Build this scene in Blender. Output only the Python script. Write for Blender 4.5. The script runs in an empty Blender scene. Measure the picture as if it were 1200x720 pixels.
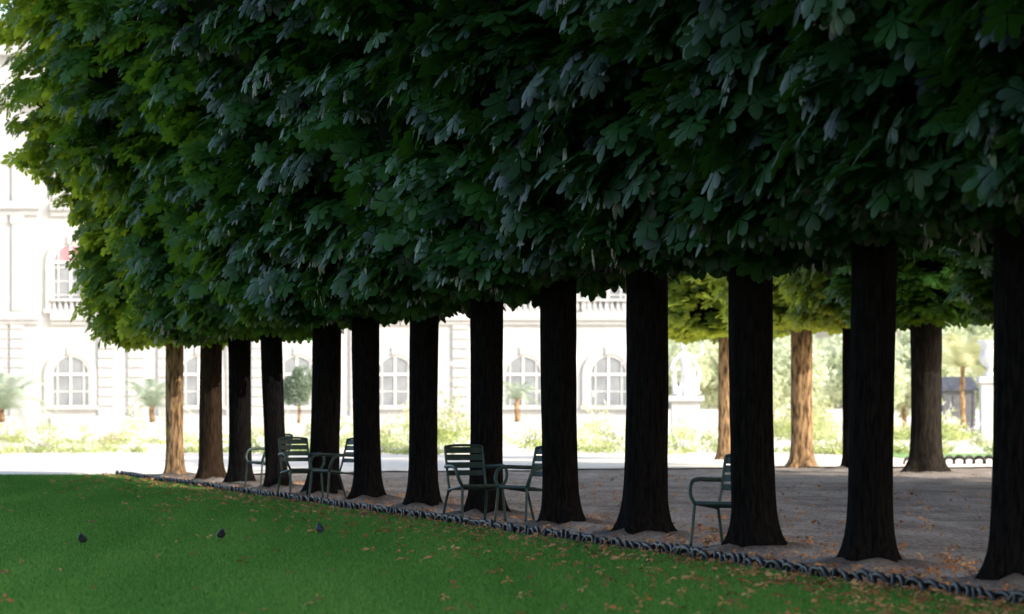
import bpy, math, random
import numpy as np
from mathutils import Vector, Matrix, noise
random.seed(5); R=np.random.RandomState(7)
sc=bpy.context.scene; COL=sc.collection
F=4000.0; EYE=1.42; HOR=477.0
def gd(y): return EYE*F/(y-HOR)
def wx(x,d): return (x-600)/F*d
def rowX(d): return 11.13-0.26125*d
def edgeX(d): return 9.634-0.2535*d
# ---------------------------------------------------------------- materials
def newmat(name):
    m=bpy.data.materials.new(name); m.use_nodes=True
    return m,m.node_tree.nodes,m.node_tree.links,m.node_tree.nodes['Principled BSDF']
def noisemat(name,c1,c2,scale=5,rough=.8,bump=0,bscale=None,stretch=(1,1,1),detail=6,metal=0,spec=.3,obj=True,lo=.32,hi=.68):
    m,n,l,b=newmat(name)
    tc=n.new('ShaderNodeTexCoord'); mp=n.new('ShaderNodeMapping'); mp.inputs['Scale'].default_value=stretch
    l.new(tc.outputs['Object' if obj else 'Generated'],mp.inputs[0])
    nz=n.new('ShaderNodeTexNoise'); nz.inputs['Scale'].default_value=scale; nz.inputs['Detail'].default_value=detail
    l.new(mp.outputs[0],nz.inputs['Vector'])
    cr=n.new('ShaderNodeValToRGB'); cr.color_ramp.elements[0].position=lo; cr.color_ramp.elements[1].position=hi
    cr.color_ramp.elements[0].color=(*c1,1); cr.color_ramp.elements[1].color=(*c2,1)
    l.new(nz.outputs[0],cr.inputs[0]); l.new(cr.outputs[0],b.inputs['Base Color'])
    b.inputs['Roughness'].default_value=rough; b.inputs['Metallic'].default_value=metal
    b.inputs['Specular IOR Level'].default_value=spec
    if bump:
        n2=n.new('ShaderNodeTexNoise'); n2.inputs['Scale'].default_value=bscale or scale*4; n2.inputs['Detail'].default_value=8
        l.new(mp.outputs[0],n2.inputs['Vector'])
        bp=n.new('ShaderNodeBump'); bp.inputs['Strength'].default_value=bump; bp.inputs['Distance'].default_value=.03
        l.new(n2.outputs[0],bp.inputs['Height']); l.new(bp.outputs[0],b.inputs['Normal'])
    return m
def leafmat(name,dark,light,trans,tf=.35,rough=.42,spec=.5):
    m,n,l,b=newmat(name)
    at=n.new('ShaderNodeAttribute'); at.attribute_name='tint'
    cr=n.new('ShaderNodeValToRGB'); cr.color_ramp.elements[0].color=(*dark,1); cr.color_ramp.elements[1].color=(*light,1)
    l.new(at.outputs['Fac'],cr.inputs[0]); l.new(cr.outputs[0],b.inputs['Base Color'])
    b.inputs['Roughness'].default_value=rough; b.inputs['Specular IOR Level'].default_value=spec
    t=n.new('ShaderNodeBsdfTranslucent'); t.inputs[0].default_value=(*trans,1)
    mx=n.new('ShaderNodeMixShader'); mx.inputs[0].default_value=tf
    l.new(b.outputs[0],mx.inputs[1]); l.new(t.outputs[0],mx.inputs[2])
    l.new(mx.outputs[0],n['Material Output'].inputs[0])
    return m
M={}
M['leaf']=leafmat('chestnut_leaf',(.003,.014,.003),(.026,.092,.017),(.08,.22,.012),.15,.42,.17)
M['leafdark']=leafmat('deep_shade_chestnut_leaf',(.002,.009,.002),(.017,.060,.013),(.06,.16,.01),.12,.42,.13)  # shade over the near crowns, painted in as a darker leaf colour
M['leafend']=leafmat('sunlit_end_chestnut_leaf',(.022,.07,.01),(.085,.19,.022),(.52,.66,.05),.48,.5,.15)  # backlit sun glow on the end trees is put into this leaf colour
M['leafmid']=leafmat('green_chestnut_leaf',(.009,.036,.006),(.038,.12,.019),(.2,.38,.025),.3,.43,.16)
M['leafin']=noisemat('crown_gap_shade',(.002,.005,.002),(.005,.011,.004),4,.95,spec=.05)  # near-black: the shade between the leaves is put into this colour
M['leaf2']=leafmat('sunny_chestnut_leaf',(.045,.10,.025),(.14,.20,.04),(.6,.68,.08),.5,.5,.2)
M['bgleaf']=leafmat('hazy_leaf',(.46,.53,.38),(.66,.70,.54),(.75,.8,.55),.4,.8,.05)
M['shrub']=leafmat('hazy_shrub_leaf',(.14,.19,.14),(.24,.30,.22),(.2,.3,.15),.2,.8,.05)  # greyed green: distance haze is mixed into the leaf colour
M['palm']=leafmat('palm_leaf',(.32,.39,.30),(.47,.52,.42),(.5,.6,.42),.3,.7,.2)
M['palmy']=leafmat('yellow_palm_leaf',(.42,.46,.24),(.58,.58,.34),(.7,.7,.4),.35,.7,.2)
M['bark']=noisemat('bark',(.003,.003,.0033),(.0125,.0112,.0105),11,.95,1.0,18,(1.6,1.6,.5),spec=.02)  # shaded copy: near-black because the trunk shade is in the colour
M['bark3']=noisemat('half_lit_bark',(.014,.009,.006),(.045,.030,.019),9,.95,1.0,14,(1.6,1.6,.45),spec=.03)  # in-between copy: weaker sun on the second trunk painted as brown
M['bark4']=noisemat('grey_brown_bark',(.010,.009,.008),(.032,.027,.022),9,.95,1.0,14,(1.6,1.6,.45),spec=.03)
M['bark2']=noisemat('sunlit_bark',(.08,.05,.028),(.40,.255,.135),5,.95,1.0,16,(1.6,1.6,.7),spec=.1,lo=.38,hi=.62)  # lit copy: sunlight on the bark is painted as pale tan
M['stone']=noisemat('limestone',(.43,.435,.435),(.49,.495,.49),1.2,.9,.1,6)
M['stone2']=noisemat('limestone_trim',(.395,.40,.40),(.46,.465,.46),1.5,.9,.1,6)
M['marble']=noisemat('white_marble',(.55,.56,.57),(.66,.67,.67),3,.6)
M['slate']=noisemat('slate',(.05,.055,.07),(.09,.10,.12),5,.6,spec=.05)
M['kwall']=noisemat('grey_kiosk_paint',(.09,.095,.10),(.13,.135,.14),5,.7,spec=.1)
M['roof']=noisemat('pale_lead_roof',(.4,.41,.43),(.5,.51,.53),2,.7)
M['glass']=noisemat('window_glass',(.17,.185,.20),(.27,.29,.305),.9,.35,spec=.3)  # pale grey carries the distance haze over the panes
M['red_reflection']=noisemat('pink_reflection',(.42,.16,.19),(.5,.25,.27),2,.5)  # reddish window reflection, painted as a flat colour
M['wframe']=noisemat('white_window_frame',(.58,.58,.57),(.68,.68,.67),3,.6)
M['chair']=noisemat('green_painted_metal',(.014,.034,.028),(.028,.054,.045),12,.4,spec=.35)
M['iron']=noisemat('dark_iron',(.005,.0045,.005),(.014,.0125,.0125),20,.4,.15,60,metal=.0,spec=.28)
M['bird']=noisemat('dark_feathers',(.012,.014,.02),(.05,.055,.07),14,.5)
M['wood']=noisemat('planter_paint',(.5,.52,.45),(.6,.62,.55),4,.6)
def groundmat():
    m,n,l,b=newmat('dirt_and_gravel')
    tc=n.new('ShaderNodeTexCoord'); mp=n.new('ShaderNodeMapping'); mp.inputs['Scale'].default_value=(1,.3,1)
    l.new(tc.outputs['Object'],mp.inputs[0])
    a=n.new('ShaderNodeTexNoise'); a.inputs['Scale'].default_value=1.1; a.inputs['Detail'].default_value=12; a.inputs['Roughness'].default_value=.72
    c=n.new('ShaderNodeTexNoise'); c.inputs['Scale'].default_value=24; c.inputs['Detail'].default_value=8; c.inputs['Roughness'].default_value=.7
    l.new(mp.outputs[0],a.inputs[0]); l.new(mp.outputs[0],c.inputs[0])
    cr=n.new('ShaderNodeValToRGB'); e=cr.color_ramp.elements; e[0].position=.36;e[1].position=.63
    e[0].color=(.225,.185,.155,1); e[1].color=(.52,.455,.40,1)
    l.new(a.outputs[0],cr.inputs[0])
    cr2=n.new('ShaderNodeValToRGB'); e=cr2.color_ramp.elements; e[0].position=.36;e[1].position=.6
    e[0].color=(.47,.45,.43,1); e[1].color=(1,1,1,1); l.new(c.outputs[0],cr2.inputs[0])
    mx=n.new('ShaderNodeMixRGB'); mx.blend_type='MULTIPLY'; mx.inputs[0].default_value=1
    l.new(cr.outputs[0],mx.inputs[1]); l.new(cr2.outputs[0],mx.inputs[2])
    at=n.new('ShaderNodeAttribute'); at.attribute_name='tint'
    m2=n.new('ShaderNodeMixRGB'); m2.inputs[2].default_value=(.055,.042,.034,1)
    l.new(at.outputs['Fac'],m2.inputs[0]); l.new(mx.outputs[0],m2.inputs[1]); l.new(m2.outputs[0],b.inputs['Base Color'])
    b.inputs['Roughness'].default_value=.95; b.inputs['Specular IOR Level'].default_value=.1
    bp=n.new('ShaderNodeBump'); bp.inputs['Strength'].default_value=.9; bp.inputs['Distance'].default_value=.045
    l.new(c.outputs[0],bp.inputs['Height']); l.new(bp.outputs[0],b.inputs['Normal'])
    return m
M['ground']=groundmat()
M['path']=noisemat('sunlit_gravel',(.72,.65,.54),(.82,.75,.65),1.5,.95,.3,30)  # brighter than the ground: sunlight is put into the gravel colour
M['lawn']=noisemat('lawn_soil_and_turf',(.052,.16,.027),(.08,.225,.04),3.5,.95,.7,40,(1,.3,1),spec=.1)
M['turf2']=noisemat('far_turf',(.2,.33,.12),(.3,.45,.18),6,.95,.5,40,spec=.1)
def attrmat(name,stops,rough=.8,tf=.2):
    m,n,l,b=newmat(name)
    at=n.new('ShaderNodeAttribute'); at.attribute_name='tint'
    cr=n.new('ShaderNodeValToRGB'); cr.color_ramp.interpolation='LINEAR'
    e=cr.color_ramp.elements
    while len(e)<len(stops): e.new(.5)
    for i,(p,c) in enumerate(stops): e[i].position=p; e[i].color=(*c,1)
    l.new(at.outputs['Fac'],cr.inputs[0]); l.new(cr.outputs[0],b.inputs['Base Color'])
    b.inputs['Roughness'].default_value=rough; b.inputs['Specular IOR Level'].default_value=.2
    t=n.new('ShaderNodeBsdfTranslucent'); l.new(cr.outputs[0],t.inputs[0])
    mx=n.new('ShaderNodeMixShader'); mx.inputs[0].default_value=tf
    l.new(b.outputs[0],mx.inputs[1]); l.new(t.outputs[0],mx.inputs[2]); l.new(mx.outputs[0],n['Material Output'].inputs[0])
    return m
M['grass']=attrmat('grass_blades',[(0,(.042,.145,.022)),(.5,(.085,.25,.04)),(1,(.19,.35,.075))],.7,.25)
M['litter']=attrmat('dry_leaves',[(0,(.14,.065,.03)),(.5,(.42,.18,.07)),(1,(.55,.32,.14))],.7,.15)
M['bed']=attrmat('bed_plants',[(0,(.26,.34,.14)),(.45,(.50,.56,.22)),(.6,(.66,.66,.38)),(.75,(.76,.72,.4)),(.85,(.8,.8,.78)),(.95,(.68,.56,.68)),(1,(.75,.6,.46))],.9,.4)
# ---------------------------------------------------------------- mesh helpers
def npmesh(name,V,Fc,mats,midx=None,tint=None,smooth=False):
    me=bpy.data.meshes.new(name); V=np.asarray(V,dtype=np.float32); Fc=np.asarray(Fc,dtype=np.int32); k=Fc.shape[1]
    me.vertices.add(len(V)); me.vertices.foreach_set('co',V.ravel())
    me.loops.add(Fc.size); me.loops.foreach_set('vertex_index',Fc.ravel())
    me.polygons.add(len(Fc)); me.polygons.foreach_set('loop_start',np.arange(0,Fc.size,k,dtype=np.int32))
    me.polygons.foreach_set('loop_total',np.full(len(Fc),k,dtype=np.int32))
    for m in mats: me.materials.append(m)
    if midx is not None: me.polygons.foreach_set('material_index',np.asarray(midx,dtype=np.int32))
    if tint is not None:
        a=me.attributes.new('tint','FLOAT','POINT'); a.data.foreach_set('value',np.asarray(tint,dtype=np.float32))
    if smooth: me.polygons.foreach_set('use_smooth',np.ones(len(Fc),dtype=bool))
    me.update(calc_edges=True); me.validate()
    return me
class MB:
    def __init__(s): s.v=[];s.f=[];s.m=[]
    def add(s,v,f,mi=0):
        o=len(s.v); s.v+= [tuple(p) for p in v]; s.f+=[tuple(i+o for i in q) for q in f]; s.m+=[mi]*len(f)
    def box(s,x0,x1,y0,y1,z0,z1,mi=0):
        s.add([(x0,y0,z0),(x1,y0,z0),(x1,y1,z0),(x0,y1,z0),(x0,y0,z1),(x1,y0,z1),(x1,y1,z1),(x0,y1,z1)],
              [(0,3,2,1),(4,5,6,7),(0,1,5,4),(1,2,6,5),(2,3,7,6),(3,0,4,7)],mi)
    def tube(s,pts,rad,seg=8,mi=0,flat=None):
        pts=[Vector(p) for p in pts]; n=len(pts)
        if not hasattr(rad,'__len__'): rad=[rad]*n
        v=[];f=[]; up=None
        for i in range(n):
            t=(pts[min(i+1,n-1)]-pts[max(i-1,0)]).normalized()
            if up is None:
                up=Vector((0,0,1)) if abs(t.z)<.9 else Vector((1,0,0))
            a=(up-t*up.dot(t)).normalized(); up=a; b=t.cross(a)
            for k in range(seg):
                an=2*math.pi*k/seg
                w=1 if flat is None else flat
                v.append(pts[i]+a*math.cos(an)*rad[i]+b*math.sin(an)*rad[i]*w)
        for i in range(n-1):
            for k in range(seg):
                f.append((i*seg+k,i*seg+(k+1)%seg,(i+1)*seg+(k+1)%seg,(i+1)*seg+k))
        f.append(tuple(range(seg))[::-1]); f.append(tuple((n-1)*seg+k for k in range(seg)))
        s.add(v,f,mi)
    def lathe(s,prof,cx=0,cy=0,seg=16,mi=0,sx=1,sy=1):
        v=[];f=[]
        for r,z in prof:
            for k in range(seg):
                a=2*math.pi*k/seg; v.append((cx+r*sx*math.cos(a),cy+r*sy*math.sin(a),z))
        for i in range(len(prof)-1):
            for k in range(seg): f.append((i*seg+k,i*seg+(k+1)%seg,(i+1)*seg+(k+1)%seg,(i+1)*seg+k))
        f.append(tuple(range(seg))[::-1]); f.append(tuple((len(prof)-1)*seg+k for k in range(seg)))
        s.add(v,f,mi)
    def mesh(s,name,mats,smooth=False):
        me=bpy.data.meshes.new(name); me.from_pydata(s.v,[],s.f)
        for m in mats: me.materials.append(m)
        me.polygons.foreach_set('material_index',s.m)
        if smooth: me.polygons.foreach_set('use_smooth',[True]*len(s.f))
        me.update(); return me
def smoothpath(pts,n=5):
    P=[Vector(p) for p in pts]; out=[]
    for i in range(len(P)-1):
        p0=P[max(i-1,0)];p1=P[i];p2=P[i+1];p3=P[min(i+2,len(P)-1)]
        for k in range(n):
            t=k/n; out.append(.5*((2*p1)+(p2-p0)*t+(2*p0-5*p1+4*p2-p3)*t*t+(3*p1-p0-3*p2+p3)*t**3))
    out.append(P[-1]); return out
def ob(name,me,parent=None,loc=(0,0,0),rot=0,scale=(1,1,1)):
    o=bpy.data.objects.new(name,me); COL.objects.link(o); o.location=loc
    o.rotation_euler=(0,0,rot); o.scale=scale
    if parent: o.parent=parent
    return o
def top(o,label,cat,group=None):
    o['label']=label; o['category']=cat
    if group: o['group']=group
    return o
def struct(o,label,cat='ground'):
    o['kind']='structure'; o['label']=label; o['category']=cat; return o
def copytree(root):
    n=root.copy(); COL.objects.link(n)
    for c in list(root.children):
        cc=copytree(c); cc.parent=n; cc.matrix_parent_inverse=c.matrix_parent_inverse.copy()
    return n
# ---------------------------------------------------------------- tree positions
imgx=[205,247,282,325,378,432,496,570,658,755,885,1020,1192]
wid=[.39,.45,.43,.40,.50,.45,.44,.45,.47,.50,.48,.44,.46]
trees=[]
for x,w in zip(imgx,wid):
    d=5680/(.1276*(x+445)); trees.append((wx(x,d),d,w))
for k in range(1,6):
    d=trees[12][1]-3.42*k; trees.append((rowX(d),d,.46))
row2=[(8.83,72.8,.72),(wx(995,75.5),75.5,.30),(wx(940,80),80,.56),(wx(851,90),90,.42)]
row2b=[(27.85-.26125*d,d,.6) for d in (66,59,52,45,38,31,24,17,10)]
# ---------------------------------------------------------------- ground
def axis(lo,hi,step,far):
    a=list(np.arange(lo,hi+1e-6,step)); 
    l=[-far,-far*.3,lo-60,lo-15,lo-4]; h=[hi+4,hi+15,hi+60,far*.3,far]
    return np.array([v for v in l if v<lo]+a+[v for v in h if v>hi])
gx=axis(-14,14,.15,2500); gy=axis(20,78,.2,2500)
GX,GY=np.meshgrid(gx,gy); Z=np.zeros_like(GX); TN=np.zeros_like(GX)
side=np.clip((GX-edgeX(GY)-.25)/.6,0,1)
for (x,y,w) in trees+row2:
    r=np.hypot(GX-x,GY-y); an_=np.arctan2(GY-y,GX-x)
    Z+=.10*np.exp(-(r/.6)**2)*(1+.4*np.sin(5*an_+x))
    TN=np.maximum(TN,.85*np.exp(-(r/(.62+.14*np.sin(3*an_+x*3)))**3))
nz=np.sin(GX*1.7+GY*.9)*np.sin(GY*1.3-GX*.6)*.010+np.sin(GX*5.1+2)*np.sin(GY*4.3)*.006+R.randn(*GX.shape)*.004
inr=((GX>-13)&(GX<13.5)&(GY>21)&(GY<77))
Z=(Z+nz)*side*inr
V=np.stack([GX,GY,Z],-1).reshape(-1,3); nx=len(gx); ny=len(gy)
ii,jj=np.meshgrid(np.arange(nx-1),np.arange(ny-1)); q=(jj*nx+ii).ravel()
struct(ob('ground',npmesh('ground',V,np.stack([q,q+1,q+1+nx,q+nx],1),[M['ground']],smooth=True,tint=TN.ravel())),'pinkish grey dirt and gravel ground under the trees')
def poly(name,pts,z,mat):
    me=bpy.data.meshes.new(name); me.from_pydata([(a,b,z) for a,b in pts],[],[tuple(range(len(pts)))]); me.materials.append(mat); return ob(name,me)
pe=[(edgeX(69.7)-.8,69.9)]
rp=random.Random(9)
xx_=-6.8
while xx_<20:
    t_=(xx_+6.8)/26.8; pe.append((xx_, 70.6+8.5*min(1,t_*2.2)+rp.uniform(-.9,.9))); xx_+=.7
struct(poly('gravel_path',[(-80,50),(-42,60.8)]+pe+[(40,80),(80,80),(80,104),(-80,104)],.034,M['path']),'pale sunlit gravel path beyond the trees','path')  # paler sheet laid where sun meets shade, sunlight painted into it
struct(poly('garden_terrace',[(-400,104.5),(400,104.5),(900,1800),(-900,1800)],.038,M['path']),'pale gravel garden terrace before the palace','path')
lp=[(edgeX(-20)-.12,-20),(edgeX(69)-.12,69),(edgeX(69.6)-.35,69.55),(edgeX(69.6)-32,69.6-8.4),(-45,-20)]
struct(poly('lawn',lp,.03,M['lawn']),'shaded green mown lawn with fallen leaves','lawn')
struct(poly('far_lawn',[(10.5,92),(18,93),(19,101),(10.5,101)],.045,M['turf2']),'small sunlit strip of lawn','lawn')
N=380000
u=R.rand(N); d=22*(71/22.)**(u**1.05)
d=np.where(d>69.3,R.rand(N)*40+22,d); x0=-.155*d-.3; x1=np.minimum(edgeX(d)-.08,.16*d)
X=x0+(x1-x0)*R.rand(N)
h=(.016+.022*R.rand(N)**1.5); w=.0024+.00011*d
an=R.rand(N)*math.pi; lean=(R.rand(N,2)-.5)*.05
P=np.stack([X,d,np.full(N,.03)],1)
dx=np.stack([np.cos(an)*w,np.sin(an)*w*.5,np.zeros(N)],1)
tip=P+np.stack([lean[:,0],lean[:,1],h],1)
V=np.stack([P-dx,P+dx,tip],1).reshape(-1,3)
patch=.5+.10*np.sin(X*2.3+d*.11+np.sin(d*.3)*2)+.09*np.sin(X*5+d*.4+2*np.sin(X*1.7))
tn=np.clip(patch*.6+R.rand(N)**1.5*.7-.1,0,1)
g=ob('grass',npmesh('grass',V,np.arange(N*3).reshape(-1,3),[M['grass']],tint=np.repeat(tn,3)))
g['kind']='stuff'; g['label']='short green grass blades covering the lawn'; g['category']='grass'
# ---------------------------------------------------------------- palmate leaf builder
def unit(a): return a/np.maximum(np.linalg.norm(a,axis=-1,keepdims=True),1e-6)
def palmate(c,t,n,L,nl=7,seed=0,wl=.23,droop=1.):
    N=len(c); n=unit(n); t=unit(t-n*(t*n).sum(1,keepdims=True)); s=np.cross(n,t)
    ph=np.radians(np.linspace(-128,128,nl)); rr=np.random.RandomState(seed)
    ph=ph[None,:]+rr.randn(N,nl)*.06
    ln=L[:,None]*(1-.36*np.abs(ph)/2.1)*.5*(1+rr.randn(N,nl)*.06)*1.18
    D=np.cos(ph)[...,None]*t[:,None]+np.sin(ph)[...,None]*s[:,None]
    Pp=-np.sin(ph)[...,None]*t[:,None]+np.cos(ph)[...,None]*s[:,None]
    nn=n[:,None]; l=ln[...,None]; c=c[:,None]
    dr=(.08+.18*rr.rand(N,nl))[...,None]*droop
    base=c+D*l*.04
    mid=c+D*l*.62-nn*l*dr*.3
    sl=c+D*l*.66+Pp*l*wl-nn*l*(dr*.35+.04); sr=c+D*l*.66-Pp*l*wl-nn*l*(dr*.35+.04)
    tl_=c+D*l*.88+Pp*l*wl*.66-nn*l*(dr*.8+.01); tr_=c+D*l*.88-Pp*l*wl*.66-nn*l*(dr*.8+.01)
    tp=c+D*l*.99-nn*l*dr*1.05
    V=np.stack([base,sl,mid,sr,tl_,tr_,tp],2).reshape(-1,3)
    K=N*nl; b=np.arange(K)*7
    T=lambda i,j,k: np.stack([b+i,b+j,b+k],1)
    Fc=np.stack([T(0,1,2),T(0,2,3),T(1,4,2),T(2,5,3),T(2,4,6),T(2,6,5)],1).reshape(-1,3)
    return V,Fc,nl*7
pz=[2.98,3.2,3.5,4,4.7,5.5,6.5,8,9.6,11,12]
pb=[.35,.92,1.2,1.45,1.6,1.8,2.36,3.1,3.5,3.35,.9]
pa=[.5,1.35,1.65,1.78,1.82,1.85,1.87,1.9,1.9,1.6,.7]
def sp(v,e): return np.sign(v)*np.abs(v)**e
def surf(th,z,k=1.0,ph=0):
    a=np.interp(z,pz,pa); b=np.interp(z,pz,pb)
    w=1+.09*np.sin(3*th+z*1.7+ph)+.07*np.sin(5*th-2.3*z+2*ph)+.04*np.sin(9*z+4*th+ph)
    return np.stack([a*k*w*sp(np.cos(th),.92),b*k*w*sp(np.sin(th),1.0),z],-1)
def crown(seed,nclump=335,per=14,Ls=1.0,ze=1.25,ff=.7,kmin=.80):
    r=np.random.RandomState(seed); ph=seed*1.37
    z=3.1+(11.7-3.1)*r.rand(nclump)**ze
    th=np.where(r.rand(nclump)<ff,r.rand(nclump)*math.pi*1.1-.05*math.pi,r.rand(nclump)*2*math.pi)
    nb=int(nclump*.14); z[:nb]=3.05+.35*r.rand(nb); th[:nb]=r.rand(nb)*2*math.pi
    k=kmin+(1.02-kmin)*r.rand(nclump)
    c=surf(th,z,1.,ph)*np.stack([k,k,np.ones(nclump)],1)
    nbot=int(nclump*.12); rr=np.sqrt(r.rand(nbot)); tb=r.rand(nbot)*2*math.pi
    cb=np.stack([rr*1.5*np.cos(tb),rr*1.1*np.sin(tb),3.2+.4*r.rand(nbot)],1)
    o=unit(np.stack([np.cos(th)*1.0,np.sin(th)*1.1,np.interp(z,[3,3.6,9,12],[-.3,0,.1,1.2])],1))
    ob_=unit(np.stack([np.cos(tb)*.3,np.sin(tb)*.3,-np.ones(nbot)*.8],1))
    c=np.concatenate([c,cb]); o=np.concatenate([o,ob_]); nC=len(c)
    ct=np.concatenate([np.clip((k-kmin)/(1.02-kmin)+r.randn(nclump)*.2,0,1),r.rand(nbot)*.4])  # inner and underside clumps darker: crown shade painted into the leaf tint
    cj=r.randn(nC,3)*np.array([.35,.35,.15])      # each clump leans its own way
    C=np.repeat(c,per,0); O=np.repeat(o,per,0); T=np.repeat(ct,per); CJ=np.repeat(cj,per,0); n=len(C)
    rd=unit(r.randn(n,3)); dirv=unit(O*.6+rd)
    rad=(.12+.42*r.rand(n))
    pos=C+dirv*rad[:,None]*np.array([1.05,1.05,.42])
    outw=((pos-C)*O).sum(1); pos[:,2]-=.3*np.maximum(outw,-.1)
    lobe=.22*(np.abs(np.sin(1.6*pos[:,0]+ph))**1.5)
    pos[:,2]=np.maximum(pos[:,2],2.86+.2*r.rand(n)+lobe)
    nrm=unit(dirv*.28+O*.48+CJ+np.array([0,0,.72])+r.randn(n,3)*.22)
    tt=unit(dirv*1.1*np.array([1,1,.4])+O*.2+np.array([0,0,-.06])+r.randn(n,3)*.5)
    L=(.34+.18*r.rand(n))*Ls
    V,Fc,m=palmate(pos,tt,nrm,L,7,seed)
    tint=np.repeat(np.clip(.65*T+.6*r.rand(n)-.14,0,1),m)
    mi=np.zeros(len(Fc),int)
    zs=np.linspace(3.3,11.6,20); ts=np.linspace(0,2*math.pi,29)[:-1]  # added dark shell behind the leaves, keeps light from leaking through
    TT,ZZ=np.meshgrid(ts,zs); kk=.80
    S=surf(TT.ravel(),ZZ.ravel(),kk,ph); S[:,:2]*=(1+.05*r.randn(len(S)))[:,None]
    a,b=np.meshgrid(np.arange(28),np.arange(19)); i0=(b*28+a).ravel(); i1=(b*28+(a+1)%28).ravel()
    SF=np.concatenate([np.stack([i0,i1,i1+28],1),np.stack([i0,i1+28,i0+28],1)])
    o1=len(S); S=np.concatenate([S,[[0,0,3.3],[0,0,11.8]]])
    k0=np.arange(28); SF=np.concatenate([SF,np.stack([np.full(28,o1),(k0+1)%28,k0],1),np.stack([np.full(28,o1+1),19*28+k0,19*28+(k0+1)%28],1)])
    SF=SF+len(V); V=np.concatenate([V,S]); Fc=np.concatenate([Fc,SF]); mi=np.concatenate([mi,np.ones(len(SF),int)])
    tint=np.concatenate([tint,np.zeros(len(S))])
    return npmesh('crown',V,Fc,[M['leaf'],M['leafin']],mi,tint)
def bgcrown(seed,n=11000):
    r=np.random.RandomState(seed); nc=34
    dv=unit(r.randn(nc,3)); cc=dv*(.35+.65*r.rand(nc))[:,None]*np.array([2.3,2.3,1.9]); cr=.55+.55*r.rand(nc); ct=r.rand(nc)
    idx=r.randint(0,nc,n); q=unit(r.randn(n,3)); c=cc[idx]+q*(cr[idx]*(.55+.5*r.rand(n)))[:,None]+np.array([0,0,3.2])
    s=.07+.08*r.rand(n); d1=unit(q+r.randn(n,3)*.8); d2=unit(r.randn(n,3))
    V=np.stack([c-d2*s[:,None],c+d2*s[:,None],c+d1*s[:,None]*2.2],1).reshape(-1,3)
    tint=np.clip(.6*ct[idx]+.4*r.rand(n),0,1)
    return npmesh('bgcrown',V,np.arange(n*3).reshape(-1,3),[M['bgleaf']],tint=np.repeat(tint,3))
def trunk(seed,mat):
    r=random.Random(seed); mb=MB(); seg=36
    zs=[-.06,0,.05,.1,.17,.27,.4,.6,.85,1.1,1.4,1.7,2.0,2.3,2.6,2.9,3.2,3.6]
    ph=[r.uniform(0,6.28) for _ in range(4)]; bx=r.uniform(-.05,.05); by=r.uniform(-.05,.05)
    v=[];f=[]
    for z in zs:
        fl=.48*math.exp(-max(z,0)/.14)+.10*math.exp(-max(z,0)/.5)
        for k in range(seg):
            a=2*math.pi*k/seg
            rr=.5*(.93+fl*(1+.5*math.sin(5*a+ph[0])+.3*math.sin(3*a+ph[1]))+.03*math.sin(4*a+ph[2]+z*.5)+.02*math.sin(7*a+ph[3]-z*.8)+r.uniform(-.014,.014))
            if z>2.9: rr*=1+.10*(z-2.9)
            rr*= .98+.02*math.sin(z*1.3+ph[1])
            v.append((rr*math.cos(a)+bx*math.sin(z*.9),rr*math.sin(a)+by*math.sin(z*.8),z))
    for i in range(len(zs)-1):
        for k in range(seg): f.append((i*seg+k,i*seg+(k+1)%seg,(i+1)*seg+(k+1)%seg,(i+1)*seg+k))
    f.append(tuple((len(zs)-1)*seg+k for k in range(seg)))
    mb.add(v,f)
    for k in range(5):
        a=k*1.257+r.uniform(-.3,.3); L=r.uniform(1.4,2.2)
        p=smoothpath([(0,0,3.1+.1*k),(.35*L*math.cos(a)*1.2,.35*L*math.sin(a)*1.2,3.8+.15*k),(1.6*L*math.cos(a)*.8,1.6*L*math.sin(a)*.8,5.6+r.uniform(-.3,.8)),(2*L*math.cos(a),2*L*math.sin(a),7.6+r.uniform(-.5,1))],4)
        mb.tube(p,list(np.linspace(.28,.06,len(p))),8)
    return mb.mesh('trunk',[mat],True)
crowns=[crown(s) for s in (1,2,3,4,5)]+[crown(7,520,14,.92,.95,.6,.86),crown(8,460,14,.95,1.0,.65,.84)]; crown_lo=crown(6,110,9,1.9); bgc=[bgcrown(31),bgcrown(32)]
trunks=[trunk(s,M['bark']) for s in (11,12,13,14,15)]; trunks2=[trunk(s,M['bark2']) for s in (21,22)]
ROT=math.atan2(.967,-.253)
def tree(x,y,w,ci,ti,label,group,pale=False,zs=1,cs=1,flip=1,leaf=None,lean=(0,0),rot=ROT,tz=None,lo=False,inner=None,bark=None,coff=0):
    e=bpy.data.objects.new('chestnut_tree',None); COL.objects.link(e); e.location=(x,y,0); e.empty_display_size=.3
    t=ob('trunk',(trunks2 if pale else trunks)[ti],e,(0,0,0),0,(w,w,tz or zs)); t.rotation_euler=(lean[0],lean[1],0)
    if bark: t.material_slots[0].link='OBJECT'; t.material_slots[0].material=bark
    c=ob('crown',crown_lo if lo else crowns[ci],e,(0,0,coff),rot,(flip*cs,cs,zs))
    if leaf:
        c.material_slots[0].link='OBJECT'; c.material_slots[0].material=leaf
    if inner:
        c.material_slots[1].link='OBJECT'; c.material_slots[1].material=inner
    top(e,label,'tree',group); return e
G1='row of clipped chestnut trees along the lawn'
order=[5,6,5,3,4,1,0,3,2,4,0,2,1,3,4,0,2,1]
leans=[(0,.0),(0,.01),(0,-.01),(.0,-.035),(0,.02),(0,-.012),(0,.01),(0,0),(0,-.01),(0,.005),(0,-.01),(0,.015),(0,.01)]
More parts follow.
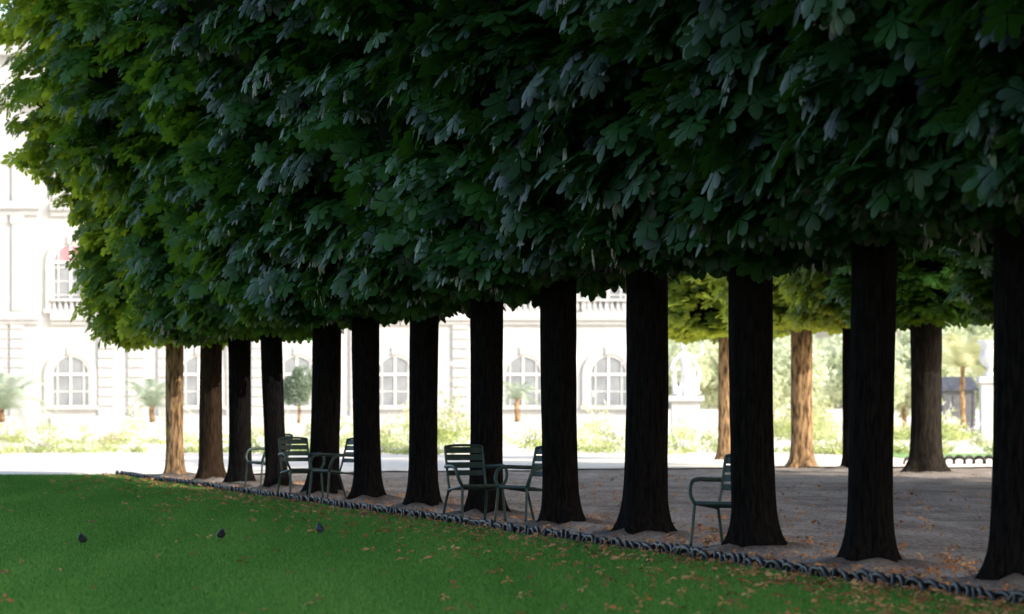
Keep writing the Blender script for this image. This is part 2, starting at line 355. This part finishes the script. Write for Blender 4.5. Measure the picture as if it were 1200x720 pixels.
for i,(x,y,w) in enumerate(trees):
    lab='clipped chestnut tree with shaded dark bare trunk beside the lawn edging'
    if i==0: lab='clipped chestnut tree with sunlit tan trunk at end of row'
    if i==1: lab='clipped chestnut tree with half-lit brown trunk near end of row'
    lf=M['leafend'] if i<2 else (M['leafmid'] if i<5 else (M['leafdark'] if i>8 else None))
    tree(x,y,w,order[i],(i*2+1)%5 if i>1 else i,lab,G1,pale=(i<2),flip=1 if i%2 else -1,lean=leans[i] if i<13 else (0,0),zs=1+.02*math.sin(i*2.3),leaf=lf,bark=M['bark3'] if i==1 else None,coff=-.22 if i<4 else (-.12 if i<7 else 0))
G2='chestnut trees across the gravel alley'
for i,(x,y,w) in enumerate(row2):
    tree(x,y,w,(i*2)%5,i%2,'chestnut tree with sunlit tan trunk and yellow green crown over gravel' if i!=0 else 'thick trunked chestnut tree with green crown over gravel',G2,pale=i>1,zs=.85,coff=.75,tz=1.12,cs=1.15 if i!=1 else .8,leaf=M['leafmid'] if i==0 else M['leaf2'],bark=M['bark4'] if i==0 else None)
for i,(x,y,w) in enumerate(row2b):
    zz=.85 if y>50 else (1.1 if y>40 else 1.5)  # heights shaped for shadow: unseen near trees keep the alley shaded
    tree(x,y,w,i%5,i%2,'tall chestnut tree shading the gravel alley',G2,zs=.85 if y>60 else zz,cs=1.9 if y<=60 else 1.15,tz=1.1,lo=y<=60,leaf=M['leafmid'] if y>60 else None,coff=.6 if y>50 else 0)
# ---------------------------------------------------------------- edging hoops
mb=MB(); arc=[(.15*math.cos(a),0,.09*math.sin(a)**.8 if math.sin(a)>0 else 0) for a in np.linspace(math.pi,0,15)]
arc=[(-.15,0,-.05)]+arc+[(.15,0,-.05)]
mb.tube(arc,.024,10); hoopmesh=mb.mesh('hoop',[M['iron']],True)
e=bpy.data.objects.new('lawn_edging',None); COL.objects.link(e); e.location=(edgeX(22)-.07,22,0)
top(e,'low dark iron hoop edging between lawn and dirt','fence')
ud=Vector((-.2535,1,0)).normalized(); hr=math.atan2(ud.y,ud.x)
rest=MB(); s=0;i=0
while True:
    wob=.03*math.sin(s*.7)+.02*math.sin(s*1.9)
    p=ud*s+Vector((wob,0,0))
    if 22+p.y>69.4: break
    rz=random.uniform(-.2,.2)-.1; tl=random.uniform(-.35,.35); hs=random.uniform(.8,1.15)
    if 8<=i<108:
        o=ob('hoop',hoopmesh,e,(p.x,p.y,.022),hr+rz,(1,1,hs)); o.rotation_euler=(tl,0,hr+rz)
    else:
        mt=Matrix.Translation(p+Vector((0,0,.022)))@Matrix.Rotation(hr+rz,4,'Z')@Matrix.Rotation(tl,4,'X')
        rest.add([mt@v.co for v in hoopmesh.vertices],[tuple(q.vertices) for q in hoopmesh.polygons])
    s+=.17; i+=1
o=ob('hoop_run',rest.mesh('hoop_run',[M['iron']],True),e); o['kind']='stuff'
e2=bpy.data.objects.new('lawn_edging',None); COL.objects.link(e2); e2.location=(9.6,82.5,0); top(e2,'low iron hoop edging around small sunlit lawn','fence')
rm=MB()
for k in range(24):
    mt=Matrix.Translation((k*.25,k*.06,.03)) @Matrix.Rotation(.23+random.uniform(-.3,.3),4,'Z')@Matrix.Scale(random.uniform(1.3,2),4,(0,0,1))
    rm.add([mt@v.co for v in hoopmesh.vertices],[tuple(q.vertices) for q in hoopmesh.polygons])
ob('hoop_run',rm.mesh('hoop_run',[M['iron']],True),e2)['kind']='stuff'
# ---------------------------------------------------------------- fallen leaves
n=5400; dd=22+48*R.rand(n)**1.8; off=R.exponential(.8,n)-.1
xx=edgeX(dd)-np.where(R.rand(n)<.54,off,-R.rand(n)*2.6)
far=R.rand(n)<.04; xx=np.where(far,-.15*dd+R.rand(n)*.3*dd,xx)
far=R.rand(n)<.25; xx=np.where(far,edgeX(dd)+R.rand(n)*12,xx)
lawnside=xx<edgeX(dd)
c=np.stack([xx,dd,np.where(lawnside,.055,.03)],1)
nr=np.stack([R.randn(n)*.6,R.randn(n)*.6-.25,np.ones(n)],1); tt=np.stack([R.randn(n),R.randn(n),np.zeros(n)+.01],1)
big=R.rand(n)
V1,F1,m1=palmate(c,tt,nr,.06+.10*big**1.5,3,9,.28,2.4)
tl=ob('fallen_leaves',npmesh('fallen_leaves',V1+np.array([0,0,.01]),F1,[M['litter']],tint=np.repeat(R.rand(n),m1)))
tl['kind']='stuff'; tl['label']='dry brown chestnut leaves scattered on grass and dirt'; tl['category']='leaves'
# ---------------------------------------------------------------- chairs
def chair_parts():
    P={}
    mb=MB()
    for k in range(6):
        y=-.22+k*.082; z=.425-.012*k-.008*math.sin(k/5*math.pi)
        mb.box(-.225,.225,y-.034,y+.034,z-.007,z+.007)
    mb.tube([(-.235,-.25,.41),(-.235,.21,.355)],.015); mb.tube([(.235,-.25,.41),(.235,.21,.355)],.015)
    mb.tube([(-.235,-.25,.41),(.235,-.25,.41)],.014)
    P['seat']=mb.mesh('seat',[M['chair']])
    mb=MB()
    side=smoothpath([(0,.18,.34),(0,.235,.45),(0,.29,.65),(0,.345,.86)],4)
    for s in (-1,1): mb.tube([(s*.22,p.y,p.z) for p in side],.015)
    mb.tube(smoothpath([(-.22,.345,.86),(-.1,.357,.875),(.1,.357,.875),(.22,.345,.86)],3),.015)
    for z,h in ((.555,.03),(.645,.034),(.735,.034),(.82,.036)):
        yy=.235+(z-.45)*.27
        pts=[]
        for k in range(7):
            x=-.22+.44*k/6; yb=yy+.02*math.sin(math.pi*k/6); pts.append((x,yb))
        for k in range(6):
            a,b=pts[k],pts[k+1]
            mb.add([(a[0],a[1]-.006,z-h),(b[0],b[1]-.006,z-h),(b[0],b[1]+.012,z+h),(a[0],a[1]+.012,z+h),(a[0],a[1]+.004,z-h),(b[0],b[1]+.004,z-h),(b[0],b[1]+.022,z+h),(a[0],a[1]+.022,z+h)],
                   [(0,1,2,3),(7,6,5,4),(0,4,5,1),(3,2,6,7)])
    P['backrest']=mb.mesh('backrest',[M['chair']])
    for s,nm in ((-1,'al'),(1,'ar')):
        mb=MB(); mb.tube(smoothpath([(s*.235,-.25,.41),(s*.28,-.255,.5),(s*.295,-.2,.61),(s*.295,-.08,.64),(s*.28,.1,.635),(s*.235,.285,.63)],5),.018,8,flat=1.3)
        P[nm]=mb.mesh('armrest',[M['chair']],True)
        mb=MB(); mb.tube(smoothpath([(s*.235,-.25,.42),(s*.245,-.27,.2),(s*.255,-.295,0)],4),.016,8); P['f'+nm]=mb.mesh('leg',[M['chair']],True)
        mb=MB(); mb.tube(smoothpath([(s*.225,.2,.37),(s*.24,.27,.2),(s*.25,.34,0)],4),.016,8); P['r'+nm]=mb.mesh('leg',[M['chair']],True)
    return P
CP=chair_parts()
root=bpy.data.objects.new('garden_chair',None); COL.objects.link(root)
for k,nm in (('seat','seat'),('backrest','backrest'),('al','armrest'),('ar','armrest'),('fal','leg'),('far','leg'),('ral','leg'),('rar','leg')): ob(nm,CP[k],root)
def place(o,x,d,rot,label,group='green metal garden chairs'):
    o.location=(x,d,.015); o.rotation_euler=(0,0,math.radians(rot)); o.scale=(1.05,)*3; top(o,label,'chair',group)
place(root,wx(556,42.),42.0,22,'green metal slatted armchair facing the lawn by a trunk'); root.scale=(1.12,1.08,1.06)
for (px,dd_,rot,lab) in [(619,41.5,-46,'green metal armchair turned toward its neighbour by a trunk'),(854,34.5,-32,'dark green metal armchair half hidden by a trunk'),
    (314,60.0,-55,'green metal armchair mostly hidden behind a trunk'),(352,53.2,22,'green metal armchair with slatted back between two trunks'),(393,52.1,-55,'green metal armchair facing another chair')]:
    c=copytree(root); place(c,wx(px,dd_),dd_,rot,lab)
# ---------------------------------------------------------------- birds
def birdmesh():
    mb=MB(); prof=[(-.095,.055,.006,.005),(-.07,.064,.018,.014),(-.045,.076,.036,.032),(-.02,.083,.046,.046),(.015,.09,.047,.05),(.04,.105,.038,.043),(.052,.122,.027,.032),(.058,.138,.025,.027),(.066,.146,.023,.023),(.078,.144,.016,.016),(.085,.142,.007,.007),(.1,.137,.001,.001)]
    seg=12; v=[];f=[]
    for x,z,w,h in prof:
        for k in range(seg):
            a=2*math.pi*k/seg; v.append((x,w*math.cos(a),z+h*math.sin(a)))
    for i in range(len(prof)-1):
        for k in range(seg): f.append((i*seg+k,i*seg+(k+1)%seg,(i+1)*seg+(k+1)%seg,(i+1)*seg+k))
    mb.add(v,f)
    for s in (-1,1): mb.tube([(.005,s*.016,.06),(.0,s*.018,.03),(.008,s*.018,0)],.0035,6); mb.tube([(-.01,s*.018,.003),(.03,s*.02,.003)],.003,5)
    return mb.mesh('bird',[M['bird']],True)
bm_=birdmesh()
for (px,py,rot) in [(97,644,255),(259,638,-72),(375,631,110)]:
    d_=gd(py); o=ob('pigeon',bm_,None,(wx(px,d_),d_,.035),math.radians(rot),(.8,.95,.78)); top(o,'small dark pigeon standing on the shaded lawn','bird','birds on the lawn')
# ---------------------------------------------------------------- palace at Y=200
PY=200.; s20=20.; PE=8.6
def PX(x): return (x-600)/s20
def PZ(y): return EYE+(HOR-y)/s20
pal=bpy.data.objects.new('palace',None); COL.objects.link(pal); pal.location=(0,PY,0)
top(pal,'pale limestone palace with arched windows and balustrades','building')
mb=MB(); mb.box(-48,PE,0,18,-.5,16.2); mb.box(-52,-27.6,-1.2,20,-.5,22.5); 
ob('wall',mb.mesh('wall',[M['stone']]),pal)
mb=MB()
for z0,z1,pr in ((0,.9,.25),(6.25,6.5,.2),(6.5,6.95,.35),(12.6,12.95,.2),(12.95,13.4,.4),(15.7,16.3,.3)):
    mb.box(-27.0,PE+.2+pr*.2,-pr,-.003,z0,z1); mb.box(-52.3,-27.6+pr*.5,-1.2-pr,-1.203,z0,z1)
mb.box(-52.3,-27.2,-1.6,-1.203,19,19.5); mb.box(-52.3,-27.2,-1.8,-1.203,21.9,22.6)
ob('cornice',mb.mesh('cornice',[M['stone2']]),pal)
mb=MB(); mb.add([(-27.5,.5,16.25),(PE-.5,.5,16.25),(PE-.5,17.5,16.25),(-27.5,17.5,16.25),(-24,5,21),(PE-4,5,21),(PE-4,12,21),(-24,12,21)],[(0,1,5,4),(1,2,6,5),(2,3,7,6),(3,0,4,7),(4,5,6,7)])
mb.add([(-52,-1,22.55),(-28.5,-1,22.55),(-28.5,19,22.55),(-52,19,22.55),(-46,5,28),(-35,5,28),(-35,13,28),(-46,13,28)],[(0,1,5,4),(1,2,6,5),(2,3,7,6),(3,0,4,7),(4,5,6,7)])
ob('roof',mb.mesh('roof',[M['roof']]),pal)
def archpts(w,z0,z1,n=12,half=True):
    r=w/2; zc=z1-r; return [(-r,z0),(r,z0)]+[(r*math.cos(a),zc+r*math.sin(a)) for a in np.linspace(0,math.pi,n)]
def winmeshes(w,z0,z1,red=False):
    pts=archpts(w,z0,z1); n=len(pts)
    mb=MB(); mb.add([(x,-.05,z) for x,z in pts],[tuple(range(n))][:1],0)
    r=w/2; zc=z1-r
    if red:
        q=[(r*.93*math.cos(a),zc+.1+r*.8*math.sin(a)) for a in np.linspace(0,math.pi,14)]
        mb.add([(x,-.07,z) for x,z in q],[tuple(range(len(q)))],1)
    pane=mb.mesh('pane',[M['glass'],M['red_reflection']])
    mb=MB()
    fw=.06
    for k in (-1/3.,0,1/3.):
        x=k*w; top_=zc+math.sqrt(max(r*r-x*x,0)); mb.box(x-fw/(1.0 if k==0 else 2.2),x+fw/(1. if k==0 else 2.2),-.11,-.08,z0,top_-.02)
    zz=z0+.8
    while zz<zc-.2: mb.box(-r,r,-.105,-.09,zz-.025,zz+.025); zz+=.8
    mb.box(-r,r,-.13,-.075,zc-.07,zc+.07)
    ro=[(r*math.cos(a),zc+r*math.sin(a)) for a in np.linspace(0,math.pi,14)]; ri=[(x*.9,(z-zc)*.9+zc) for x,z in ro]; m=len(ro)
    mb.add([(x,-.12,z) for x,z in ro+ri],[(i,i+1,m+i+1,m+i) for i in range(m-1)])
    mb.box(-r,-r+.1,-.12,-.085,z0,zc); mb.box(r-.1,r,-.12,-.085,z0,zc)
    frame=mb.mesh('frame',[M['wframe']])
    mb=MB(); R1=r+.03;R2=r+.38
    a_=np.linspace(0,math.pi,16); inner=[(R1*math.cos(a),zc+R1*math.sin(a)) for a in a_]; outer=[(R2*math.cos(a),zc+R2*math.sin(a)) for a in a_]; m=16
    v=[(x,-.18,z) for x,z in inner+outer]+[(x,-.002,z) for x,z in inner+outer]
    f=[(i,i+1,m+i+1,m+i) for i in range(m-1)]+[(i,2*m+i,2*m+i+1,i+1) for i in range(m-1)]+[(m+i,m+i+1,3*m+i+1,3*m+i) for i in range(m-1)]
    mb.add(v,f)
    mb.box(-R2,-R1,-.18,-.004,z0,zc); mb.box(R1,R2,-.18,-.004,z0,zc); mb.box(-R2-.1,R2+.1,-.26,-.005,z0-.25,z0-.005)
    mb.box(-.18,.18,-.28,-.19,zc+R1-.02,zc+R2+.15)
    return pane,frame,mb.mesh('surround',[M['stone2']])
W0=winmeshes(2.3,PZ(475),PZ(416)); W1=winmeshes(2.15,PZ(362),PZ(286)); W1r=winmeshes(2.15,PZ(362),PZ(286),True); W2=winmeshes(1.3,PZ(238),PZ(205))
cols=[-22,83,233,348,463,613,713]
for cx in cols:
    yoff=-1.2 if PX(cx)<-27.6 else 0
    for Wm in (W0,W1r if cx==83 else W1,W2):
        w=bpy.data.objects.new('window',None); COL.objects.link(w); w.parent=pal; w.location=(PX(cx),yoff,0)
        if Wm is W1r: w['label']='arched window with a painted pink reflection in its upper half'
        ob('pane',Wm[0],w); ob('frame',Wm[1],w); ob('surround',Wm[2],w)
def pil(x,w,yo):
    mb=MB(); z=.92
    while z<6.2: mb.box(x-w/2,x+w/2,yo-.16,yo-.006,z,min(z+.5,6.22)); z+=.56
    mb.box(x-w/2+.1,x+w/2-.1,yo-.14,yo-.006,7.0,12.1); mb.box(x-w/2,x+w/2,yo-.19,yo-.006,12.1,12.58)
    mb.box(x-w/2+.1,x+w/2-.1,yo-.14,yo-.006,13.42,15.68)
    ob('pilaster',mb.mesh('pilaster',[M['stone2']]),pal)
for px in (125,160,195,275,305,390,420,505,540,568,665,755): pil(PX(px),.95,0)
for px in (-60,28,8): pil(PX(px)-.2 if px>0 else PX(px),.8 if px>0 else 1.2,-1.2)
mb=MB(); x=-26.8
while x<PE-.2:
    mb.lathe([(.06,6.98),(.12,7.1),(.13,7.25),(.05,7.5),(.05,7.6)],x,-.2,8); x+=.34
mb.box(-27,PE,-.32,-.08,7.6,7.75)
ob('balustrade',mb.mesh('balustrade',[M['stone2']]),pal)
mb=MB(); x=-26.8
while x<PE-.2:
    mb.lathe([(.07,16.32),(.14,16.5),(.15,16.7),(.06,17),(.06,17.15)],x,-.15,8); x+=.4
mb.box(-27,PE,-.3,-.02,17.15,17.35)
ob('balustrade',mb.mesh('balustrade',[M['stone2']]),pal)
# ---------------------------------------------------------------- statue
def statue(px,d,flip=1,sc_=1.0):
    e=bpy.data.objects.new('statue',None); COL.objects.link(e); e.location=(wx(px,d),d,.03); e.scale=(flip*sc_,sc_,sc_)
    top(e,'white marble standing draped figure on a square pedestal','statue')
    mb=MB(); H=1.8
    mb.box(-.7,.7,-.7,.7,0,.3); mb.box(-.52,.52,-.52,.52,.3,H-.2); mb.box(-.66,.66,-.66,.66,H-.2,H)
    ob('pedestal',mb.mesh('pedestal',[M['stone2']]),e)
    mb=MB(); seg=32; v=[];f=[]
    prof=[(.36,0,.0,0),(.33,.15,.0,0),(.27,.45,.05,0),(.26,.75,.10,-.04),(.27,.95,.09,0),(.185,1.17,.02,0),(.2,1.32,-.03,0),(.235,1.48,-.06,0),(.17,1.58,-.06,0),(.07,1.63,-.06,0),(.062,1.69,-.07,0),(.1,1.75,-.08,-.02),(.115,1.83,-.09,-.02),(.11,1.91,-.09,-.01),(.06,1.98,-.08,0),(.01,1.99,-.08,0)]
    for r,z,ox,oy in prof:
        fold=.16*max(0,1-z/1.25)
        for k in range(seg):
            a=2*math.pi*k/seg; rr=r*(1+fold*math.sin(7*a+z*3)); sy=.7 if z<1.62 else 1
            v.append((ox+rr*math.cos(a),oy+rr*sy*math.sin(a),z+H))
    for i in range(len(prof)-1):
        for k in range(seg): f.append((i*seg+k,i*seg+(k+1)%seg,(i+1)*seg+(k+1)%seg,(i+1)*seg+k))
    f.append(tuple(range(seg))[::-1]); f.append(tuple((len(prof)-1)*seg+k for k in range(seg))); mb.add(v,f)
    mb.tube(smoothpath([(-.22,0,H+1.5),(-.45,-.03,H+1.22),(-.5,-.15,H+.95),(-.2,-.25,H+1.0)],4),list(np.linspace(.085,.05,13)),8)
    mb.tube(smoothpath([(.10,0,H+1.5),(.38,0,H+1.42),(.62,-.08,H+1.62),(.60,-.1,H+1.95)],4),list(np.linspace(.085,.045,13)),8)
    mb.tube(smoothpath([(.3,.05,H+1.35),(.52,.1,H+.85),(.40,.1,H+.3),(.46,.08,H+.03)],5),list(np.linspace(.05,.15,16)),8)
    mb.tube(smoothpath([(-.4,-.1,H+1.1),(-.42,-.05,H+.6),(-.36,0,H+.03)],5),list(np.linspace(.06,.13,11)),8)
    o=ob('figure',mb.mesh('figure',[M['marble']],True),e)
    rm=o.modifiers.new('r','REMESH'); rm.mode='VOXEL'; rm.voxel_size=.03; rm.use_smooth_shade=True
statue(803,126,1,1.0)
e=bpy.data.objects.new('stone_urn',None); COL.objects.link(e); e.location=(wx(1160,130),130,.03); e.scale=(.95,.95,1); top(e,'white stone urn standing on a tall pedestal','urn')
mb=MB(); mb.box(-.5,.5,-.5,.5,0,.35); mb.box(-.38,.38,-.38,.38,.35,2.3); mb.box(-.48,.48,-.48,.48,2.3,2.55); ob('pedestal',mb.mesh('pedestal',[M['stone']]),e)
mb=MB(); mb.lathe([(.28,2.55),(.26,2.62),(.1,2.75),(.12,2.85),(.38,3.1),(.45,3.3),(.36,3.5),(.33,3.65),(.5,3.85),(.5,3.92),(.4,3.9)],0,0,20); ob('vase',mb.mesh('vase',[M['marble']],True),e)
# kiosk
kd=165.; e=bpy.data.objects.new('garden_kiosk',None); COL.objects.link(e); e.location=(wx(1122,kd),kd,.03); top(e,'small grey garden kiosk with dark slate roof','kiosk')
mb=MB(); mb.box(-.72,.72,-.72,.72,0,2.15); mb.box(-.78,-.66,-.78,-.66,0,2.1);mb.box(.66,.78,-.78,-.66,0,2.1); ob('wall',mb.mesh('wall',[M['kwall']]),e)
mb=MB(); mb.box(-.3,.3,-.76,-.725,.1,1.95); ob('door',mb.mesh('door',[M['kwall']]),e)
mb=MB(); mb.box(-.9,.9,-.9,.9,2.16,2.25); mb.add([(-.88,-.88,2.252),(.88,-.88,2.252),(.88,.88,2.252),(-.88,.88,2.252),(-.74,0,2.85),(.74,0,2.85)],[(0,1,5,4),(1,2,5),(2,3,4,5),(3,0,4)]); ob('roof',mb.mesh('roof',[M['slate']]),e)
# ---------------------------------------------------------------- palms
def palmmesh(seed,n=28,L=1.35):
    r=random.Random(seed); v=[];f=[];ti=[]
    for k in range(n):
        a=k*2.4+r.uniform(-.2,.2); el=r.uniform(.2,1.3); pts=[]
        for j in range(11):
            t=j/10; rad=L*t*(.35+.65*math.cos(el))*1.0+.03; z=L*t*math.sin(el)*1.1-.9*L*t**2.4*(1.0-.35*el)
            pts.append(Vector((rad*math.cos(a),rad*math.sin(a),z)))
        tn=r.random()
        sd=Vector((-math.sin(a),math.cos(a),0))
        for j in range(1,11):
            for s in (-1,1):
                for q in (0,.5):
                    p=pts[j-1].lerp(pts[j],q); ln=.27*L*math.sin(.35+2.5*(j+q)/11)
                    dr=(pts[j]-pts[j-1]).normalized()
                    tip=p+sd*s*ln*.7+dr*ln*.6+Vector((0,0,-.2*ln)); o=len(v)
                    v+=[tuple(p-dr*.018),tuple(p+dr*.03),tuple(tip)]; f.append((o,o+1,o+2)); ti+=[tn]*3
    return npmesh('palm_crown',v,f,[M['palm']],tint=ti)
pm=palmmesh(3)
def palmtree(px,d,trunkh,sc_=1.,lab='small palm tree growing in a wooden planter box',box=True):
    e=bpy.data.objects.new('palm_tree',None); COL.objects.link(e); e.location=(wx(px,d),d,.035); top(e,lab,'palm tree','potted palms on the terrace')
    b=.75 if box else 0
    if box:
        mb=MB(); mb.box(-.42,.42,-.42,.42,.08,.75)
        for sx in (-1,1):
            for sy in (-1,1): mb.box(sx*.42-.05,sx*.42+.05,sy*.42-.05,sy*.42+.05,0,.85)
        ob('planter',mb.mesh('planter',[M['wood']]),e)
    mb=MB(); pp=[(.02*math.sin(k*.9),.02*math.cos(k),b+trunkh*k/8-.02) for k in range(9)]; mb.tube(pp,[.13*(1.1-.2*(k%2)-.03*k) for k in range(9)],9); ob('trunk',mb.mesh('trunk',[M['bark2']]),e)
    c=ob('crown',pm,e,(0,0,b+trunkh-.05),px,(sc_,)*3)
    if not box: c.material_slots[0].link='OBJECT'; c.material_slots[0].material=M['palmy']
palmtree(178,140,.7,1.5); palmtree(2,140,.6,2.0); palmtree(606,142,1.0,1.0)
palmtree(1128,150,3.2,1.9,'palm tree with yellowish arching fronds above garden beds',False)
e=bpy.data.objects.new('potted_shrub',None); COL.objects.link(e); e.location=(wx(350,132),132,.035); top(e,'rounded green shrub growing in a wooden planter box','shrub')
mb=MB(); mb.box(-.42,.42,-.42,.42,.08,.75)
for sx in (-1,1):
    for sy in (-1,1): mb.box(sx*.42-.05,sx*.42+.05,sy*.42-.05,sy*.42+.05,0,.85)
ob('planter',mb.mesh('planter',[M['wood']]),e)
mb=MB(); mb.tube([(0,0,.7),(.03,0,1.2),(0,0,1.9)],[.07,.06,.05],8); ob('stem',mb.mesh('stem',[M['bark2']]),e)
c=ob('foliage',bgc[0],e,(0,0,.95),.6,(.32,.32,.38)); c.material_slots[0].link='OBJECT'; c.material_slots[0].material=M['shrub']
# ---------------------------------------------------------------- flower beds
def bed(name,x0,x1,y0,y1,n,hmax,seed,label,dens=2.2,cwm=1.):
    r=np.random.RandomState(seed); nc=int((x1-x0)*dens*max(1,(y1-y0)/3))
    cx=x0+(x1-x0)*r.rand(nc); cy=y0+(y1-y0)*r.rand(nc)
    big=.5+.5*np.sin(cx*.8+seed*2)*np.sin(cx*.37+seed)
    ch=hmax*(.15+.85*r.rand(nc)**2.4)*(.35+.8*big); cw=(.15+.5*r.rand(nc))*cwm; ct=r.rand(nc)
    pr=(.15+big)*cw; pr/=pr.sum()
    idx=r.choice(nc,n,p=pr)
    z=ch[idx]*r.rand(n)**.7*(1+.25*r.randn(n)); z=np.maximum(z,.02); k=cw[idx]*(1.1-.5*z/np.maximum(ch[idx],.1))
    X=cx[idx]+r.randn(n)*np.abs(k)*.8; Y=cy[idx]+r.randn(n)*np.abs(k)*.8
    c=np.stack([X,Y,z+.06],1); s=.05+.07*r.rand(n)
    d1=unit(r.randn(n,3)+np.array([0,0,.9])); d2=unit(r.randn(n,3))
    V=np.stack([c-d2*s[:,None]*.35,c+d2*s[:,None]*.35,c+d1*s[:,None]*2.0],1).reshape(-1,3)
    fl=(z>ch[idx]*.7)&(r.rand(n)<.6)
    tint=np.where(fl,.55+.45*((ct[idx]*7.3)%1),ct[idx]*.35+.25*r.rand(n))
    o=ob(name,npmesh(name,V,np.arange(n*3).reshape(-1,3),[M['bed']],tint=np.repeat(np.clip(tint,0,1),3)))
    o['kind']='stuff'; o['label']=label; o['category']='flowers'; return o
bed('flower_bed',-22,24,99,103.5,20000,.6,1,'low bed of white and yellow flowers in sunlight',1.6)
bed('flower_bed',-24,26,115,122,17000,1.8,2,'tall bed of yellow green flowering plants',.7,.95)
bed('flower_bed',-28,30,150,156,6000,1.3,3,'distant mixed flower bed before the palace',.5)
bed('flower_bed',8,24,138,143,15000,2.2,5,'tall bright plants in front of the garden trees',.9,1.3)
G3='sunlit garden trees beyond the flower beds'
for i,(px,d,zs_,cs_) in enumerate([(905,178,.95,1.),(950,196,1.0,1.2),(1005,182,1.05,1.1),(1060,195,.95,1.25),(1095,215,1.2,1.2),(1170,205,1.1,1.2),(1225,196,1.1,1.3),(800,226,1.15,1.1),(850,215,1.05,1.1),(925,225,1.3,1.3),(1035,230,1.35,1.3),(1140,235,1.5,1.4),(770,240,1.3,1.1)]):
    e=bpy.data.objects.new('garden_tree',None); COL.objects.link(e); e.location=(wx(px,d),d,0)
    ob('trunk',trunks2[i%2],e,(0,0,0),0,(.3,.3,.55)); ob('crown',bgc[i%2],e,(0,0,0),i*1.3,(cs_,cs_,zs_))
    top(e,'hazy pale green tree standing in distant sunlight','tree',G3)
# ---------------------------------------------------------------- light
al=math.radians(35); el=math.radians(32)
ts=Vector((math.cos(al)*math.cos(el),-math.sin(al)*math.cos(el),math.sin(el)))
L=bpy.data.lights.new('sun','SUN'); L.energy=5; L.angle=math.radians(.5); L.color=(1,.94,.84)
so=bpy.data.objects.new('sun',L); COL.objects.link(so); so.rotation_euler=ts.to_track_quat('Z','Y').to_euler(); so.location=(40,-40,40)
w=bpy.data.worlds.new('World'); sc.world=w; w.use_nodes=True; nt=w.node_tree
sk=nt.nodes.new('ShaderNodeTexSky'); sk.sky_type='NISHITA'; sk.sun_disc=False; sk.sun_elevation=el; sk.sun_rotation=math.atan2(ts.x,ts.y)
sk.air_density=1.0; sk.dust_density=3.0; sk.ozone_density=.3
nt.links.new(sk.outputs[0],nt.nodes['Background'].inputs[0]); nt.nodes['Background'].inputs[1].default_value=.38
sc.view_settings.view_transform='Standard'; sc.view_settings.look='None'; sc.view_settings.exposure=0
cam=bpy.data.cameras.new('camera'); co=bpy.data.objects.new('camera',cam); COL.objects.link(co)
co.location=(0,0,EYE); co.rotation_euler=(math.radians(90),0,0)
cam.lens=36*F/1200; cam.sensor_width=36; cam.shift_y=(HOR-360)/1200; cam.clip_end=6000; cam.clip_start=.5
cam.dof.use_dof=True; cam.dof.focus_distance=40; cam.dof.aperture_fstop=2.8
sc.camera=co
